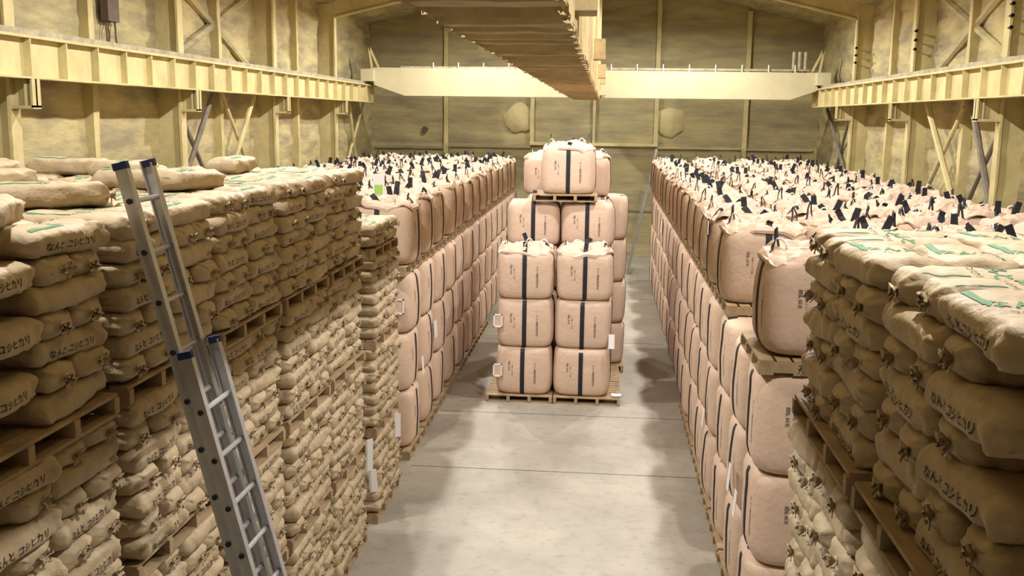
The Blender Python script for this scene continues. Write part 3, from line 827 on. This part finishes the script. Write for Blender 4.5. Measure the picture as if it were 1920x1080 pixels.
# pouches and tags that hang on bags (parts of the bag)
def to_bag(o, p):
    return Matrix.Rotation(-o.rotation_euler.z, 3, 'Z') @ (Vector(p) - Vector(o.location))
def pouch(o, p, axis, wd, ht):
    """clear pouch with a white rim; axis: outward direction of the bag face"""
    q = MB(); a = Vector(axis); s = Vector((-a.y, a.x, 0)); P = Vector(p)
    def rect(u0, u1, v0, v1, d0, d1, mi):
        vs = [P + s * u + Vector((0, 0, v)) + a * d for d in (d0, d1) for u, v in ((u0, v0), (u1, v0), (u1, v1), (u0, v1))]
        q.add([to_bag(o, v) for v in vs], [(3, 2, 1, 0), (4, 5, 6, 7), (0, 1, 5, 4), (1, 2, 6, 5), (2, 3, 7, 6), (3, 0, 4, 7)], mi)
    b = .022
    rect(-wd / 2, wd / 2, -ht / 2, -ht / 2 + b, 0, .02, 0); rect(-wd / 2, wd / 2, ht / 2 - b, ht / 2, 0, .02, 0)
    rect(-wd / 2, -wd / 2 + b, -ht / 2, ht / 2, 0, .02, 0); rect(wd / 2 - b, wd / 2, -ht / 2, ht / 2, 0, .02, 0)
    rect(-wd / 2, wd / 2, -ht / 2, ht / 2, 0, .008, 1)
    q.build('document_pouch', [CARD, FABRIC], o)['label'] = 'white-rimmed document pouch'
def card(o, p, axis, wd, ht, name='paper_tag'):
    q = MB(); a = Vector(axis); s = Vector((-a.y, a.x, 0)); P = Vector(p)
    vs = [P + s * u + Vector((0, 0, v)) + a * (d + .02 * (v < 0)) for d in (0, .006) for u, v in ((-wd / 2, -ht / 2), (wd / 2, -ht / 2), (wd / 2, ht / 2), (-wd / 2, ht / 2))]
    q.add([to_bag(o, v) for v in vs], [(3, 2, 1, 0), (4, 5, 6, 7), (0, 1, 5, 4), (1, 2, 6, 5), (2, 3, 7, 6), (3, 0, 4, 7)])
    q.build(name, [CARD], o)['label'] = 'white paper tag'
pouch(bags['c', 0, 1], (-1.94, 18.44, 1.58), (0, -1, 0), .17, .25)
pouch(bags['c', 0, 0], (-1.94, 18.44, .62), (0, -1, 0), .17, .25)
card(bags['c', 1, 1], (.20, 18.46, 1.24), (0, -1, 0), .11, .27)
pouch(bags['bt', 0, 0], (1.60, 12.56, 3.85), (0, -1, 0), .15, .2) if False else None
pouch(bags['bt', 1, 0], (1.47, 14.35, 3.84), (-1, 0, 0), .24, .24)
card(bags['b', 12, 2], (1.47, 25.8, 2.66), (-1, 0, 0), .3, .28); card(bags['b', 3, 1], (1.46, 13.7, 1.25), (-1, 0, 0), .14, .24)
card(bags['b', 1, 1], (1.46, 10.75, 1.47), (-1, 0, 0), .15, .30); card(bags['b', 0, 1], (1.46, 10.2, 1.38), (-1, 0, 0), .14, .28)
pouch(bags['a', 0, 2], (-3.12, 15.02, 2.45), (0, -1, 0), .16, .24)
card(bags['a', 1, 1], (-2.93, 17.2, 1.65), (1, 0, 0), .26, .30); card(bags['a', 0, 1], (-2.93, 15.95, 1.30), (1, 0, 0), .13, .3)

# ------------------------------------------------------------------ small things
def board(name, label, pts, t=.02):
    q = MB(); n = Vector((1, 0, 0)); vs = [Vector(p) for p in pts] + [Vector(p) + n * t for p in pts]
    q.add(vs, [(3, 2, 1, 0), (4, 5, 6, 7), (0, 1, 5, 4), (1, 2, 6, 5), (2, 3, 7, 6), (3, 0, 4, 7)])
    return tag(q.build(name, CARD), label, 'notice card')
board('notice_card', 'white notice card hanging on ladder-side sacks, upper of two', [(-2.86, 11.70, .99), (-2.80, 11.74, 1.0), (-2.80, 11.76, 1.40), (-2.86, 11.72, 1.39)])
board('notice_card', 'white notice card hanging on ladder-side sacks, lower of two', [(-2.83, 11.76, .70), (-2.765, 11.80, .70), (-2.775, 11.78, 1.0), (-2.84, 11.74, .985)], .03)
board('notice_card', 'white notice card hanging on the low sack stack by the bulk bags', [(-2.86, 13.36, .90), (-2.79, 13.40, .90), (-2.79, 13.40, 1.24), (-2.86, 13.36, 1.24)])
gc = MB(); gc.box(-3.86, -3.66, 16.50, 16.52, 4.05, 4.40); gc.box(-3.83, -3.69, 16.494, 16.50, 4.07, 4.22, 1)
tag(gc.build('document_card', [CARD, LIME]), 'white card with lime print standing among the ladder-side bag tops', 'card')
ps = MB(); rr = []
for i in range(6):
    rr.append([(.32 + (.02 + .09 * math.sin(math.pi * (i + .3) / 6.3)) * math.cos(a) * (1 + .3 * nz(i, a, 1)), 18.53 + .06 * math.sin(math.pi * (i + .3) / 6.3) * math.sin(a), .142 + .016 * i * (1 + .4 * nz(a * 2, i, 5))) for a in [2 * math.pi * j / 12 for j in range(12)]])
ps.grid(rr, True); tag(ps.build('plastic_scrap', CORD, None, True), 'crumpled white plastic scrap on the front pallet corner', 'scrap')
gt = MB(); gt.tube([(-2.93, 5.92, 4.56), (-2.86, 5.95, 4.52), (-2.84, 6.0, 4.44), (-2.84, 6.05, 4.30), (-2.835, 6.08, 4.16)], .012, 6)
gt.tube([(-2.95, 5.84, 4.57), (-2.86, 5.93, 4.53), (-2.84, 6.04, 4.47)], .010, 6)
tag(gt.build('green_twine', TEAL, None, True), 'green twine hanging down the sacks beside the ladder', 'twine')

# aluminium extension ladder
def lad(z): return -1.57 - .248 * z
ld = link('extension_ladder', None, None, (0, 0, 0)); tag(ld, 'aluminium extension ladder leaning on the paper sack stack', 'ladder')
def section(ya, yb, z0, z1, dx, first, wd, names):
    for nm, y in zip(names, (ya, yb)):
        q = MB(); a, b = (lad(z0) + dx, y, z0), (lad(z1) + dx, y, z1)
        q.bar(a, b, .028, .075, 0, (1, 0, 0))
        for e in (-.034, .034): q.bar((a[0] + e, a[1] + (.012 if y == ya else -.012), a[2]), (b[0] + e, b[1] + (.012 if y == ya else -.012), b[2]), .05, .008, 0, (1, 0, 0))
        rail = q.build('side_rail', ALU, ld)
        c = MB(); c.bar((lad(z1 - .03) + dx, y, z1 - .03), (lad(z1 + .012) + dx, y, z1 + .012), .04, .088, 0, (1, 0, 0)); c.build('end_cap', BLUE, rail)
        if y == ya:
            z = first
            while z < z1 - .1:
                h = MB(); h.tube([(lad(z) + dx, ya - .014, z), (lad(z) + dx, ya - .024, z)], .018, 10); h.build('rung_plug', DARK, rail); z += .302
    z = first
    while z < z1 - .1:
        q = MB(); q.tube([(lad(z) + dx, ya, z), (lad(z) + dx, yb, z)], .017, 8); q.build('rung', ALU, ld); z += .302
section(5.70, 6.06, 1.0, 5.05, -.02, 1.21, .36, ('side_rail', 'side_rail'))
section(5.66, 6.11, 0.0, 3.93, .065, .25, .42, ('r', 'r'))
# far ladder in the passage
fl = link('leaning_ladder', None); tag(fl, 'thin grey ladder leaning at the far end of the aisle', 'ladder')
fa, fb = Vector((.86, 34.9, 0)), Vector((1.72, 34.9, 4.35))
for dy in (0, .36):
    q = MB(); q.bar(fa + Vector((0, dy, 0)), fb + Vector((0, dy, 0)), .05, .07, 0, (1, 0, 0)); q.build('side_rail', GALV, fl)
for i in range(13):
    p = fa.lerp(fb, (i + .5) / 13.5); q = MB(); q.tube([p, p + Vector((0, .36, 0))], .017, 6); q.build('rung', GALV, fl)
